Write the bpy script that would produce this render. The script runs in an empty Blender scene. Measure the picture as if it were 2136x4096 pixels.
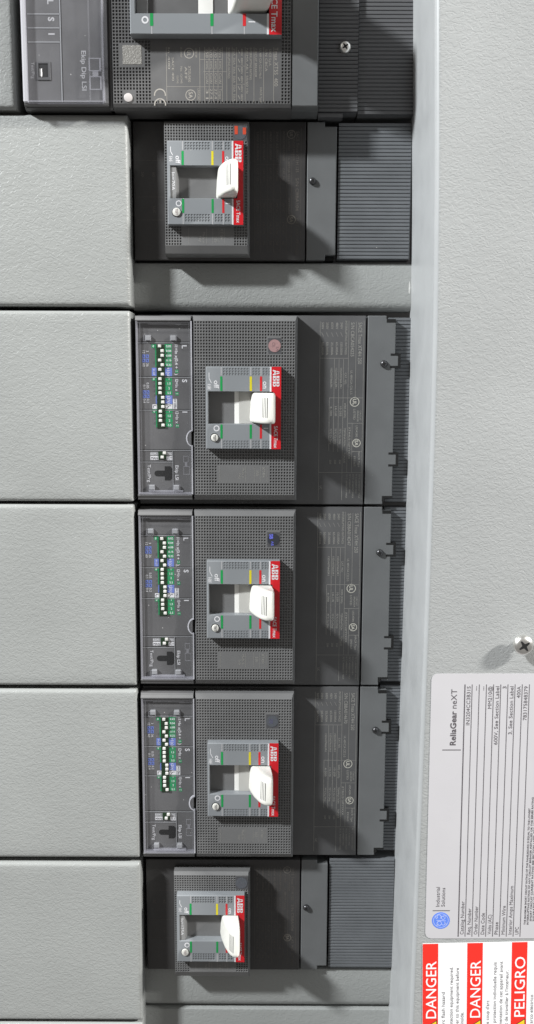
import bpy, bmesh, math, random
from mathutils import Matrix, Vector
random.seed(7)
scene = bpy.context.scene
COL = scene.collection
MM = 0.001

def W(x, y, z):
    # panel frame in mm (x right, y up, z out of the wall) -> world metres
    return (x*MM, -z*MM, y*MM)

# ------------------------------------------------------------------ materials
def srgb(h):
    return [((c/255+0.055)/1.055)**2.4 if c > 10 else c/255/12.92 for c in h]

def mat(name, col, rough=0.5, metal=0.0, bump=None, var=0.0, specks=0.0, spec=0.5, coat=0.0):
    """bump = (scale per metre, distance m, strength, detail)"""
    m = bpy.data.materials.new(name); m.use_nodes = True
    nt = m.node_tree; N = nt.nodes; L = nt.links
    b = N['Principled BSDF']
    b.inputs['Base Color'].default_value = (*col, 1)
    b.inputs['Roughness'].default_value = rough
    b.inputs['Metallic'].default_value = metal
    b.inputs['Specular IOR Level'].default_value = spec
    b.inputs['Coat Weight'].default_value = coat
    geo = N.new('ShaderNodeNewGeometry')
    cur = None
    if var > 0:
        n = N.new('ShaderNodeTexNoise'); n.inputs['Scale'].default_value = 60; n.inputs['Detail'].default_value = 6
        L.new(geo.outputs['Position'], n.inputs['Vector'])
        mr = N.new('ShaderNodeMapRange'); mr.inputs['From Min'].default_value = .3; mr.inputs['From Max'].default_value = .7
        mr.inputs['To Min'].default_value = 1-var; mr.inputs['To Max'].default_value = 1+var
        L.new(n.outputs['Fac'], mr.inputs['Value'])
        mx = N.new('ShaderNodeVectorMath'); mx.operation = 'SCALE'
        mx.inputs[0].default_value = col
        L.new(mr.outputs['Result'], mx.inputs['Scale'])
        cur = mx.outputs['Vector']
        L.new(cur, b.inputs['Base Color'])
        mr2 = N.new('ShaderNodeMapRange'); mr2.inputs['From Min'].default_value = .3; mr2.inputs['From Max'].default_value = .7
        mr2.inputs['To Min'].default_value = max(0, rough-.08); mr2.inputs['To Max'].default_value = min(1, rough+.08)
        L.new(n.outputs['Fac'], mr2.inputs['Value']); L.new(mr2.outputs['Result'], b.inputs['Roughness'])
    if specks > 0:
        v = N.new('ShaderNodeTexVoronoi'); v.inputs['Scale'].default_value = 260
        L.new(geo.outputs['Position'], v.inputs['Vector'])
        lt = N.new('ShaderNodeMath'); lt.operation = 'LESS_THAN'; lt.inputs[1].default_value = .07
        L.new(v.outputs['Distance'], lt.inputs[0])
        sp = N.new('ShaderNodeSeparateColor'); L.new(v.outputs['Color'], sp.inputs[0])
        gt = N.new('ShaderNodeMath'); gt.operation = 'LESS_THAN'; gt.inputs[1].default_value = specks
        L.new(sp.outputs[0], gt.inputs[0])
        mu = N.new('ShaderNodeMath'); mu.operation = 'MULTIPLY'
        L.new(lt.outputs[0], mu.inputs[0]); L.new(gt.outputs[0], mu.inputs[1])
        mi = N.new('ShaderNodeMix'); mi.data_type = 'RGBA'
        L.new(mu.outputs[0], mi.inputs['Factor'])
        if cur: L.new(cur, mi.inputs['A'])
        else: mi.inputs['A'].default_value = (*col, 1)
        mi.inputs['B'].default_value = (.55, .54, .52, 1)
        L.new(mi.outputs['Result'], b.inputs['Base Color'])
    if bump:
        sc, dist, st, det = bump
        n = N.new('ShaderNodeTexNoise'); n.inputs['Scale'].default_value = sc; n.inputs['Detail'].default_value = det
        n.inputs['Roughness'].default_value = .45; n.inputs['Distortion'].default_value = .6
        L.new(geo.outputs['Position'], n.inputs['Vector'])
        bp = N.new('ShaderNodeBump'); bp.inputs['Strength'].default_value = st; bp.inputs['Distance'].default_value = dist
        L.new(n.outputs['Fac'], bp.inputs['Height']); L.new(bp.outputs['Normal'], b.inputs['Normal'])
    return m

def paint(name, col, sc=390, dist=.000072, wave=.0009):
    # leather-grain powder coat
    m = mat(name, col, .42)
    nt = m.node_tree; N = nt.nodes; L = nt.links; b = N['Principled BSDF']
    geo = N.new('ShaderNodeNewGeometry')
    mp = N.new('ShaderNodeMapping'); mp.inputs['Rotation'].default_value = (0, .6, 0); mp.inputs['Scale'].default_value = (1, 1, 1.5)
    L.new(geo.outputs['Position'], mp.inputs['Vector'])
    n = N.new('ShaderNodeTexNoise'); n.inputs['Scale'].default_value = sc; n.inputs['Detail'].default_value = 2.5
    n.inputs['Roughness'].default_value = .45; n.inputs['Distortion'].default_value = 1.1
    L.new(mp.outputs['Vector'], n.inputs['Vector'])
    cr = N.new('ShaderNodeMapRange'); cr.interpolation_type = 'SMOOTHSTEP'
    cr.inputs['From Min'].default_value = .38; cr.inputs['From Max'].default_value = .62
    L.new(n.outputs['Fac'], cr.inputs['Value'])
    bp = N.new('ShaderNodeBump'); bp.inputs['Strength'].default_value = 1.0; bp.inputs['Distance'].default_value = dist
    L.new(cr.outputs['Result'], bp.inputs['Height'])
    L.new(bp.outputs['Normal'], b.inputs['Normal'])
    nw = N.new('ShaderNodeTexNoise'); nw.inputs['Scale'].default_value = 9; nw.inputs['Detail'].default_value = 1
    L.new(geo.outputs['Position'], nw.inputs['Vector'])
    bw = N.new('ShaderNodeBump'); bw.inputs['Strength'].default_value = 1; bw.inputs['Distance'].default_value = wave
    L.new(nw.outputs['Fac'], bw.inputs['Height']); L.new(bw.outputs['Normal'], bp.inputs['Normal'])
    ns = N.new('ShaderNodeTexNoise'); ns.inputs['Scale'].default_value = 22; ns.inputs['Detail'].default_value = 8; ns.inputs['Roughness'].default_value = .7
    L.new(geo.outputs['Position'], ns.inputs['Vector'])
    rs = N.new('ShaderNodeMapRange'); rs.inputs['From Min'].default_value = .35; rs.inputs['From Max'].default_value = .65
    rs.inputs['To Min'].default_value = .30; rs.inputs['To Max'].default_value = .50
    L.new(ns.outputs['Fac'], rs.inputs['Value']); L.new(rs.outputs['Result'], b.inputs['Roughness'])
    n2 = N.new('ShaderNodeTexNoise'); n2.inputs['Scale'].default_value = 14; n2.inputs['Detail'].default_value = 5
    L.new(geo.outputs['Position'], n2.inputs['Vector'])
    mr = N.new('ShaderNodeMapRange'); mr.inputs['To Min'].default_value = .94; mr.inputs['To Max'].default_value = 1.06
    mr.inputs['From Min'].default_value = .3; mr.inputs['From Max'].default_value = .7
    L.new(n2.outputs['Fac'], mr.inputs['Value'])
    mx = N.new('ShaderNodeVectorMath'); mx.operation = 'SCALE'; mx.inputs[0].default_value = col
    L.new(mr.outputs['Result'], mx.inputs['Scale'])
    # sparse light scuffs and specks of dust
    mp2 = N.new('ShaderNodeMapping'); mp2.inputs['Rotation'].default_value = (0, .9, 0); mp2.inputs['Scale'].default_value = (1, 1, .12)
    L.new(geo.outputs['Position'], mp2.inputs['Vector'])
    v = N.new('ShaderNodeTexVoronoi'); v.inputs['Scale'].default_value = 120; L.new(mp2.outputs['Vector'], v.inputs['Vector'])
    lt = N.new('ShaderNodeMath'); lt.operation = 'LESS_THAN'; lt.inputs[1].default_value = .05; L.new(v.outputs['Distance'], lt.inputs[0])
    sp = N.new('ShaderNodeSeparateColor'); L.new(v.outputs['Color'], sp.inputs[0])
    l2 = N.new('ShaderNodeMath'); l2.operation = 'LESS_THAN'; l2.inputs[1].default_value = .06; L.new(sp.outputs[0], l2.inputs[0])
    mu = N.new('ShaderNodeMath'); mu.operation = 'MULTIPLY'; L.new(lt.outputs[0], mu.inputs[0]); L.new(l2.outputs[0], mu.inputs[1])
    mi = N.new('ShaderNodeMix'); mi.data_type = 'RGBA'; L.new(mu.outputs[0], mi.inputs['Factor'])
    L.new(mx.outputs['Vector'], mi.inputs['A']); mi.inputs['B'].default_value = (.62, .62, .60, 1)
    L.new(mi.outputs['Result'], b.inputs['Base Color'])
    return m

def clear(name, tint, gloss, alpha):
    # clear moulded plastic: mostly lets light through, glossy skin, faint haze
    m = bpy.data.materials.new(name); m.use_nodes = True
    nt = m.node_tree; N = nt.nodes; L = nt.links
    b = N['Principled BSDF']; out = N['Material Output']
    b.inputs['Base Color'].default_value = (*tint, 1); b.inputs['Roughness'].default_value = gloss
    b.inputs['IOR'].default_value = 1.55
    tr = N.new('ShaderNodeBsdfTransparent'); tr.inputs['Color'].default_value = (.96, .96, .97, 1)
    lw = N.new('ShaderNodeLayerWeight'); lw.inputs['Blend'].default_value = .5
    fr = N.new('ShaderNodeMath'); fr.operation = 'POWER'; fr.inputs[1].default_value = 5
    L.new(lw.outputs['Facing'], fr.inputs[0])
    ad = N.new('ShaderNodeMath'); ad.operation = 'ADD'; ad.use_clamp = True; ad.inputs[1].default_value = alpha
    L.new(fr.outputs[0], ad.inputs[0])
    mx = N.new('ShaderNodeMixShader')
    L.new(ad.outputs[0], mx.inputs[0]); L.new(tr.outputs[0], mx.inputs[1]); L.new(b.outputs[0], mx.inputs[2])
    L.new(mx.outputs[0], out.inputs['Surface'])
    return m

GREY = (.298, .308, .301)
M = dict(
    cover=paint('grey_powder_coat', GREY),
    door=paint('door_powder_coat', (.345, .353, .351), 420, .000068, .0011),
    flange=mat('flange_smooth_paint', (.40, .412, .418), .38, bump=(500, .00003, .4, 2), var=.02),
    backpan=mat('back_pan_black', (.006, .006, .007), .7),
    body1=mat('black_thermoplastic', (.046, .044, .044), .42, bump=(1500, .00004, .5, 2), var=.12),
    body4=mat('charcoal_thermoplastic', (.088, .088, .09), .40, bump=(1700, .00003, .5, 2), var=.08),
    plate=mat('dark_grey_moulding', (.17, .17, .171), .38, bump=(1500, .00003, .4, 2), var=.05),
    plate5=mat('darker_grey_moulding', (.115, .114, .115), .42, bump=(1500, .00003, .4, 2), var=.08),  # darker base colour than plate, for the largest breaker's front
    nose=mat('slate_moulding', (.25, .265, .28), .38, bump=(1700, .00002, .4, 2), specks=.1),
    trip=mat('trip_unit_moulding', (.120, .119, .121), .4, bump=(1700, .00002, .4, 2), specks=.28, var=.1),
    tcover=mat('terminal_cover_moulding', (.132, .137, .14), .4, bump=(1500, .00003, .4, 2), specks=.05, var=.05),
    rib=mat('ribbed_shield_moulding', (.132, .140, .150), .42, specks=.12, var=.08, bump=(1500, .00002, .4, 2)),
    rib5=mat('ribbed_shield_dark', (.10, .101, .106), .42, bump=(1500, .00002, .4, 2)),
    black=mat('slot_black', (.003, .003, .003), .8),
    edge=mat('moulded_edge_grey', (.30, .305, .315), .35),
    white=mat('ivory_handle', (.78, .77, .72), .36, bump=(900, .00003, .4, 3), var=.05),
    cradle=mat('beige_grey_cradle', (.80, .79, .76), .42, var=.04),
    cradle1=mat('dark_cradle', (.22, .215, .20), .45, var=.06),
    tag=mat('rating_tag_grey', (.24, .24, .24), .4),
    red=mat('signal_red', (.60, .012, .02), .35),
    redmark=mat('red_mark', (.62, .02, .025), .4),
    green=mat('green_mark', (.01, .30, .075), .4),
    yellow=mat('yellow_mark', (.70, .60, .02), .4),
    lime=mat('lime_mark', (.50, .68, .03), .4),
    ledgreen=mat('dip_green', (.015, .27, .10), .4),
    pcb=mat('dip_board_green', (.006, .030, .006), .45),
    blue=mat('dip_blue', (.15, .21, .55), .4),
    pwhite=mat('print_white', (.72, .72, .74), .5),
    pgrey=mat('print_light_grey', (.42, .42, .43), .5),
    pdim=mat('print_dim_grey', (.30, .295, .275), .5),
    pdim1=mat('print_very_dim', (.105, .095, .085), .5),
    pblack=mat('print_black', (.02, .018, .025), .5),
    ink=mat('label_ink', (.09, .08, .09), .5),
    paper=mat('nameplate_film', (.52, .51, .53), .28, var=.015),
    dpaper=mat('danger_film', (.86, .86, .87), .35),
    dred=mat('danger_red', (.78, .03, .02), .4),
    dyel=mat('danger_yellow', (.85, .60, .03), .4),
    geblue=mat('emblem_blue', (.11, .22, .72), .35),
    gelight=mat('emblem_light', (.45, .53, .85), .35),
    steel=mat('bright_steel', (.92, .91, .88), .33, 1.0, bump=(400, .0001, .3, 2)),
    dsteel=mat('dark_screw', (.10, .10, .105), .3, .8),
    foil=mat('silver_foil', (.30, .29, .27), .45, .4, bump=(1400, .0002, 1, 3)),
    holo=mat('pink_hologram', (.50, .31, .31), .28, .3, bump=(2500, .0002, .6, 1)),
    holob=mat('dark_blue_hologram', (.055, .06, .075), .25, .3, bump=(2500, .0002, .5, 1)),
    hologrey=mat('grey_hologram', (.13, .14, .16), .25, .3, bump=(2500, .0002, .5, 1)),
    holored=mat('red_foil', (.75, .10, .05), .3, .3),
    clear=clear('clear_polycarbonate', (.5, .5, .52), .12, .02),
    rim=clear('clear_polycarbonate_edge', (.5, .5, .55), .15, .20),
    rimbright=clear('clear_polycarbonate_lit_edge', (.75, .75, .80), .15, .5),  # paler, denser copy of rim: light caught by these edges is painted in
    button=mat('test_button_grey', (.50, .47, .46), .35),
    slider=mat('slider_grey', (.46, .455, .43), .42),
    rimdim=clear('clear_polycarbonate_shoulder', (.5, .5, .52), .2, .07),
)

# ------------------------------------------------------------------ mesh building
_tc = {}
def text_mesh(s, bold):
    k = (s, bold)
    if k not in _tc:
        cu = bpy.data.curves.new('t', 'FONT'); cu.body = s; cu.size = 1.0; cu.resolution_u = 3
        cu.offset = bold
        o = bpy.data.objects.new('t', cu); COL.objects.link(o)
        dg = bpy.context.evaluated_depsgraph_get()
        me = bpy.data.meshes.new_from_object(o.evaluated_get(dg))
        vs = [(v.co.x, v.co.y) for v in me.vertices]; fs = [tuple(p.vertices) for p in me.polygons]
        bpy.data.objects.remove(o); bpy.data.curves.remove(cu); bpy.data.meshes.remove(me)
        _tc[k] = (vs, fs)
    return _tc[k]

def rrect(x0, x1, y0, y1, z, r=0.0, n=3):
    if x0 > x1: x0, x1 = x1, x0
    if y0 > y1: y0, y1 = y1, y0
    if r <= 0: return [(x0, y0, z), (x1, y0, z), (x1, y1, z), (x0, y1, z)]
    pts = []
    for cx, cy, a0 in ((x1-r, y0+r, -90), (x1-r, y1-r, 0), (x0+r, y1-r, 90), (x0+r, y0+r, 180)):
        for i in range(n+1):
            a = math.radians(a0+90*i/n); pts.append((cx+r*math.cos(a), cy+r*math.sin(a), z))
    return pts

class MB:
    def __init__(s): s.v = []; s.f = []; s.ch = []
    def add(s, vs, fs):
        b = len(s.v); s.v += [tuple(v) for v in vs]; s.f += [tuple(i+b for i in f) for f in fs]
        s.ch.append((vs, fs))
    def loft(s, rings, cap0=False, cap1=True):
        n = len(rings[0]); vs = [p for r in rings for p in r]; fs = []
        for k in range(len(rings)-1):
            for i in range(n):
                j = (i+1) % n; fs.append((k*n+i, k*n+j, (k+1)*n+j, (k+1)*n+i))
        if cap0: fs.append(tuple(range(n-1, -1, -1)))
        if cap1: fs.append(tuple((len(rings)-1)*n+i for i in range(n)))
        s.add(vs, fs); return s
    def box(s, x0, x1, y0, y1, z0, z1, b=0.0, r=0.0, bn=1, taper=0.0):
        """b bevel on the front edges; r corner radius; taper = how far the foot spreads"""
        if x0 > x1: x0, x1 = x1, x0
        if y0 > y1: y0, y1 = y1, y0
        R = [rrect(x0-taper, x1+taper, y0-taper, y1+taper, z0, r)]
        if b > 0:
            for i in range(bn+1):
                a = math.pi/2*i/bn; ins = b*(1-math.cos(a)); zz = z1-b+b*math.sin(a)
                R.append(rrect(x0+ins, x1-ins, y0+ins, y1-ins, zz, max(r-ins, r*.3) if r else 0))
        else: R.append(rrect(x0, x1, y0, y1, z1, r))
        return s.loft(R, True, True)
    def frame(s, o, h, z0, z1, b=.3):
        """plate with a rectangular window; o,h=(x0,x1,y0,y1)"""
        ox0, ox1, oy0, oy1 = o; hx0, hx1, hy0, hy1 = h
        return s.loft([rrect(ox0, ox1, oy0, oy1, z0), rrect(ox0, ox1, oy0, oy1, z1-b), rrect(ox0+b, ox1-b, oy0+b, oy1-b, z1),
                       rrect(hx0-b*.6, hx1+b*.6, hy0-b*.6, hy1+b*.6, z1), rrect(hx0, hx1, hy0, hy1, z1-b), rrect(hx0, hx1, hy0, hy1, z0)], False, False)
    def sheet(s, x0, x1, y0, y1, z, t=.12):
        return s.box(x0, x1, y0, y1, z-.02, z+t)
    def cyl(s, cx, cy, r, z0, z1, n=24, b=0):
        R = [[(cx+r*math.cos(2*math.pi*i/n), cy+r*math.sin(2*math.pi*i/n), z0) for i in range(n)]]
        for (rr, zz) in ([(r, z1-b), (r-b*.3, z1-b*.3), (r-b, z1)] if b else [(r, z1)]):
            R.append([(cx+rr*math.cos(2*math.pi*i/n), cy+rr*math.sin(2*math.pi*i/n), zz) for i in range(n)])
        return s.loft(R, True, True)
    def ring(s, cx, cy, r0, r1, z, n=28, t=.06, a0=0, a1=360):
        vs = []; fs = []
        full = a1-a0 >= 360
        m = n if full else n+1
        for i in range(m):
            a = math.radians(a0+(a1-a0)*i/n)
            for r in (r0, r1): vs.append((cx+r*math.cos(a), cy+r*math.sin(a), z+t))
        for i in range(n):
            j = (i+1) % m
            fs.append((2*i, 2*i+1, 2*j+1, 2*j))
        s.add(vs, fs); return s
    def prism(s, pts, z0, z1):
        return s.loft([[(x, y, z0) for x, y in pts], [(x, y, z1) for x, y in pts]], True, True)
    def line(s, x0, y0, x1, y1, w, z, t=.06):
        dx, dy = x1-x0, y1-y0; l = math.hypot(dx, dy); nx, ny = -dy/l*w/2, dx/l*w/2
        s.add([(x0+nx, y0+ny, z+t), (x0-nx, y0-ny, z+t), (x1-nx, y1-ny, z+t), (x1+nx, y1+ny, z+t)], [(0, 1, 2, 3)]); return s
    def text(s, t, x, y, h, rot, z, al='l', sx=1.0, bold=0.0, length=None, t_=.07):
        """cap height h mm; the anchor is left/centre/right of the base line centre"""
        vs, fs = text_mesh(t, bold)
        if not vs: return s
        w0 = min(p[0] for p in vs); w1 = max(p[0] for p in vs)
        k = h/.70
        if length: sx = length/((w1-w0)*k)
        off = {'l': -w0, 'c': -(w0+w1)/2, 'r': -w1}[al]
        a = math.radians(rot); c, sn = math.cos(a), math.sin(a)
        out = []
        for px, py in vs:
            X = (px+off)*k*sx; Y = (py-.35)*k
            out.append((x+X*c-Y*sn, y+X*sn+Y*c, z+t_))
        s.add(out, fs); return s
    def dots(s, x0, x1, y0, y1, z, px, py, skip, hx=.62, depth=.7):
        """moulded grid of square dimples over a flat face, leaving the skip rectangles plain"""
        nx = round((x1-x0)/px); ny = round((y1-y0)/py); dx = (x1-x0)/nx; dy = (y1-y0)/ny
        for i in range(nx):
            for j in range(ny):
                a, b = x0+i*dx, y0+j*dy; cx, cy = a+dx/2, b+dy/2
                if any(cx > q[0]-.1 and cx < q[1]+.1 and cy > q[2]-.1 and cy < q[3]+.1 for q in skip):
                    s.add([(a, b, z), (a+dx, b, z), (a+dx, b+dy, z), (a, b+dy, z)], [(0, 1, 2, 3)]); continue
                wx, wy = dx*hx/2, dy*hx/2
                s.loft([rrect(a, a+dx, b, b+dy, z), rrect(cx-wx, cx+wx, cy-wy, cy+wy, z), rrect(cx-wx*.55, cx+wx*.55, cy-wy*.55, cy+wy*.55, z-depth)], False, True)
        return s
    def each(s, name, m, parent=None, smooth=False):
        for vs, fs in s.ch:
            q = MB(); q.add(vs, fs); q.build(name, m, parent, smooth)
    def build(s, name, m, parent=None, smooth=False):
        me = bpy.data.meshes.new(name)
        me.from_pydata([W(*v) for v in s.v], [], s.f)
        bm = bmesh.new(); bm.from_mesh(me)
        bmesh.ops.remove_doubles(bm, verts=bm.verts, dist=1e-7)
        bmesh.ops.recalc_face_normals(bm, faces=bm.faces)
        # flat sheets must look outwards (-Y)
        bm.to_mesh(me); bm.free()
        me.materials.append(M[m] if isinstance(m, str) else m)
        if smooth:
            me.shade_smooth()
            me.set_sharp_from_angle(angle=math.radians(40))
        o = bpy.data.objects.new(name, me); COL.objects.link(o)
        if parent: o.parent = parent
        return o

def thing(name, label, cat, x, y, z=0, group=None):
    o = bpy.data.objects.new(name, None); COL.objects.link(o)
    o.empty_display_size = .01
    o.location = W(x, y, z)
    o['label'] = label; o['category'] = cat
    if group: o['group'] = group
    return o
def tag(o, label, cat, group=None, x=0, y=0, z=0, rot=0):
    o.location = W(x, y, z); o.rotation_euler = (0, -math.radians(rot), 0)
    o['label'] = label; o['category'] = cat
    if group: o['group'] = group
    return o
def struct(name, mb, m):
    o = mb.build(name, m); o['kind'] = 'structure'; return o
def copy_tree(root):
    r = root.copy(); COL.objects.link(r)
    for c in [c for c in bpy.data.objects if c.parent is root]:
        k = c.copy(); COL.objects.link(k); k.parent = r
        for g in [g for g in bpy.data.objects if g.parent is c]:
            q = g.copy(); COL.objects.link(q); q.parent = k
    return r
def kids(o, name):
    return [c for c in bpy.data.objects if c.parent is o and c.name.split('.')[0] == name]

# ------------------------------------------------------------------ shared pieces
def handle(parent, ox, oy, y0=-42.3, y1=-58.3, sc=1.0):
    sy = lambda y: sc*(.93+.07*min(1, max(0, (y0-y)/(y0-y1))))
    prof = [(28.6, 8), (30.6, 16), (33.4, 23), (36.6, 28.6), (38.4, 30.9), (40.4, 32.6), (42.6, 33.6), (44.4, 33.4), (45.6, 31.8),
            (46.0, 28), (45.2, 21), (44.2, 15), (43.4, 8)]
    cx, cz = 41, 22
    rings = []
    def ring(y, k, dz=0):
        return [(46-(46-(cx+(x-cx)*k))*sy(y)+ox, y+oy, cz+(z-cz)*k+dz) for x, z in prof]
    ym = (y0+y1)/2
    for y, k in ((y0, .86), (y0-.35, .93), (y0-1.0, .98), (y0-2.2, 1.0), (y1+2.6, 1.0), (y1+1.2, .98), (y1+.4, .93), (y1, .85)):
        rings.append(ring(y, k))
    h = MB(); h.loft(rings, True, True)
    ho = h.build('toggle_handle', 'white', parent, smooth=True)
    g = MB()
    p0, p1 = Vector((36.6, 28.6)), Vector((40.4, 32.6))
    for i in range(4):
        t = .32+.25*i
        # follow the curved nose of the lever
        if t < .5:
            a, b = Vector((36.6, 28.6)), Vector((38.4, 30.9)); q = a+(b-a)*(t*2)
        else:
            a, b = Vector((38.4, 30.9)), Vector((40.4, 32.6)); q = a+(b-a)*(t*2-1)
        d = (b-a).normalized(); n = Vector((-d.y, d.x))*.07
        w = .17
        for (ya, yb) in ((y0-2.3, y1+3.2),):
            a1 = q-d*w+n; b1 = q+d*w+n
            F = lambda x, y: 46-(46-x)*sy(y)+ox
            g.add([(F(a1.x, ya), ya+oy, a1.y), (F(b1.x, ya), ya+oy, b1.y), (F(b1.x, yb), yb+oy, b1.y), (F(a1.x, yb), yb+oy, a1.y)], [(0, 1, 2, 3)])
    g.each('grip_line', 'pblack', ho)
    return ho

def arc_strip(mb, cx, cz, r, xa, xb, y0, y1, n=14):
    vs = []; fs = []
    for i in range(n+1):
        x = xa+(xb-xa)*i/n; z = cz+math.sqrt(max(0, r*r-(x-cx)**2))
        vs += [(x, y0, z), (x, y1, z)]
    for i in range(n): fs.append((2*i, 2*i+2, 2*i+3, 2*i+1))
    mb.add(vs, fs); return mb

def screw(parent, x, y, z, r, m, h=1.2, rot=20, name='screw', cross=None):
    s = MB(); n = 24
    rings = []
    for rr, zz in ((1, 0), (1, .35), (.9, .7), (.68, .93), (.40, 1.0)):
        rings.append([(x+r*rr*math.cos(2*math.pi*i/n), y+r*rr*math.sin(2*math.pi*i/n), z+h*zz) for i in range(n)])
    s.loft(rings, True, True)
    so = s.build(name, m, parent, smooth=True)
    c = MB()
    for a in (rot, rot+90):
        a = math.radians(a); dx, dy = math.cos(a), math.sin(a); w = r*.13; l = r*.58
        pts = [(x+dx*l-dy*w*.5, y+dy*l+dx*w*.5), (x-dy*w*1.5, y+dx*w*1.5), (x-dx*l-dy*w*.5, y-dy*l+dx*w*.5),
               (x-dx*l+dy*w*.5, y-dy*l-dx*w*.5), (x+dy*w*1.5, y-dx*w*1.5), (x+dx*l+dy*w*.5, y+dy*l-dx*w*.5)]
        off = .02 if a > 1 else 0
        c.prism(pts, z+h*.8, z+h*1.0+.03+off)
    c.build('cross_recess', 'black', so)
    return so

def nose_marks(parent, z, G, Y, R, yt0, yt1, yb0, yb1, wt, wb, W1, yel='yellow', w=1.15, top=None, bot=None):
    """coloured position marks above and below the window, with the thin tick of each"""
    for x, mt in ((G, 'green'), (Y, yel), (R, 'redmark')):
        MB().sheet(x-w/2, x+w/2, yt1, yt0, z, .06).build('position_mark', mt, parent)
    for x, mt in ((G, 'green'), (Y, 'green'), (R, 'redmark')):
        MB().sheet(x-w/2, x+w/2, yb1, yb0, z, .06).build('position_mark', mt, parent)
    t = MB()
    for x in (G, Y, R):
        t.line(x, top, x, yt0+.5, .55, z); t.line(x, yb1-.5, x, bot, .55, z)
    t.each('position_tick', 'pgrey', parent)

def abb(parent, x, y0, y1, z, h=3.5):
    """heavy white three letter wordmark cut by fine lines, reading downwards"""
    L = abs(y1-y0); w = L*.30; pitch = L*.35
    for k, ch in enumerate('ABB'):
        m = MB(); uo = k*pitch-(0 if k == 0 else 0)
        P = lambda u, v: (x-h/2+h*v, y0-uo-u*w)
        def poly(*q):
            m.add([(*P(u, v), z+.07) for u, v in q], [tuple(range(len(q)))])
        if ch == 'A':
            poly((-.08, 0), (.24, 0), (.37, .47), (.11, .47)); poly((.13, .54), (.39, .54), (.47, 1), (.30, 1))
            poly((.53, 1), (.70, 1), (.87, .54), (.61, .54)); poly((.63, .47), (.89, .47), (1.08, 0), (.76, 0)); poly((.33, .22), (.68, .22), (.66, .40), (.35, .40))
        else:
            poly((.0, 0), (.42, 0), (.42, .47), (0, .47)); poly((0, .54), (.42, .54), (.42, 1), (0, 1))
            for a, b in ((0, .47), (.54, 1.0)):
                poly((.50, a), (.78, a), (.78, a+.15), (.50, a+.15)); poly((.50, b-.13), (.78, b-.13), (.78, b), (.50, b))
                poly((.72, a), (.86, a), (1.0, a+.12), (1.0, b-.12), (.86, b), (.72, b))
        m.build('wordmark_letter', 'pwhite', parent)

def ribs(mb, x0, x1, y0, y1, z, pitch=1.95, groove=.42, depth=1.0, zb=-12):
    """ribbed shield: raised flats parted by narrow grooves"""
    n = max(1, round((y1-y0)/pitch)); p = (y1-y0)/n
    prof = []
    for i in range(n):
        a = y0+i*p
        prof += [(a+groove*.5, z-depth), (a+groove*.7, z-.18), (a+groove*1.3, z), (a+p-.18, z), (a+p, z-.15)]
        if i < n-1: prof.append((a+p+.02, z-depth))
    prof = [(y0, zb), (y0, z-.2)] + prof + [(y1, zb)]
    mb.loft([[(x0, y, zz) for y, zz in prof], [(x1, y, zz) for y, zz in prof]], True, True)
    return mb

# ================================================================== SETTING
bp = MB(); bp.box(-330, 330, -640, 330, -62, -60)
struct('back_wall', bp, 'backpan')

# --- hinged front / trim on the right: sheet with a deep return flange, slightly bowed
def trimx(y):
    # measured edge: 116.6 at y=140, 120.5 at y=-60, 118.0 at y=-400
    pts = [(330, 112), (140, 116.5), (60, 119), (0, 120.2), (-60, 120.5), (-160, 120.1), (-260, 119.2), (-400, 117.9), (-640, 113)]
    for (a, xa), (b, xb) in zip(pts, pts[1:]):
        if b <= y <= a: return xb+(xa-xb)*(y-b)/(a-b)
    return 113
tm = MB(); ys = [330-i*20 for i in range(49)]
sec = lambda X: [(X, -8), (X, 65.0), (X+.23, 66.15), (X+.88, 67.12), (X+1.85, 67.77), (X+3.0, 68), (X+230, 68), (X+230, 66.4), (X+3.0, 66.4), (X+1.6, 65.4), (X+1.4, -8)]
tm.loft([[(x, y, z) for x, z in sec(trimx(y))] for y in ys], True, True)
tr = tm.build('front_trim', 'door', None, smooth=True)
tr.data.materials.append(M['flange'])
for p in tr.data.polygons:
    if p.normal.x < -.35: p.material_index = 1
tag(tr, 'grey textured steel front trim with deep smooth return flange along the right of the breakers', 'panel trim')

s = thing('trim_screw', 'shiny domed cross-head screw standing proud of the grey trim above the nameplate', 'screw', 168.4, -165.4, 68)
sh = screw(s, 0, 0, 4.2, 5.1, 'steel', 3.2, 35, 'screw_head')
MB().cyl(0, 0, 2.2, -.5, 5.2).build('screw_shank', 'steel', s, True)

# --- grey filler covers at the left
CV = [(3.6, 101.9, 'second grey blank cover from the top, left of the upper small breaker'),
      (-102.6, 1.25, 'third grey blank cover from the top, left of the uppermost wide breaker'),
      (-208.9, -104.4, 'fourth grey blank cover from the top, left of the middle wide breaker'),
      (-314.2, -211.4, 'fifth grey blank cover from the top, left of the lowest wide breaker'),
      (-419.2, -317.4, 'sixth grey blank cover from the top, left of the lowest small breaker'),
      (-560, -421.4, 'grey blank cover just entering at the bottom left edge')]
def cover(x0, x1, y0, y1, z, zb=-14, b=2.4):
    m = MB()
    R = [rrect(x0, x1, y0, y1, zb, .8)]
    n = 5
    for i in range(n+1):
        a = math.pi/2*i/n; ins = b*(1-math.cos(a)); zz = z-b+b*math.sin(a)
        R.append(rrect(x0+ins, x1-ins, y0+ins, y1-ins, zz, .8+ins*.4))
    R.append(rrect(x0+b+4, x1-b-4, y0+b+4, y1-b-4, z+.15, 1.8))
    m.loft(R, True, True)
    return m
for i, (a, b, lab) in enumerate(CV):
    o = cover(-80, 80, -(b-a)/2, (b-a)/2, 11).build('blank_cover', 'cover', None, True)
    tag(o, lab, 'cover plate', 'grey blank covers down the left side', -33.6-80+(.5 if i == 0 else 0), (a+b)/2, 0, (0, 0, 0, .05, 0, 0)[i])
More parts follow.
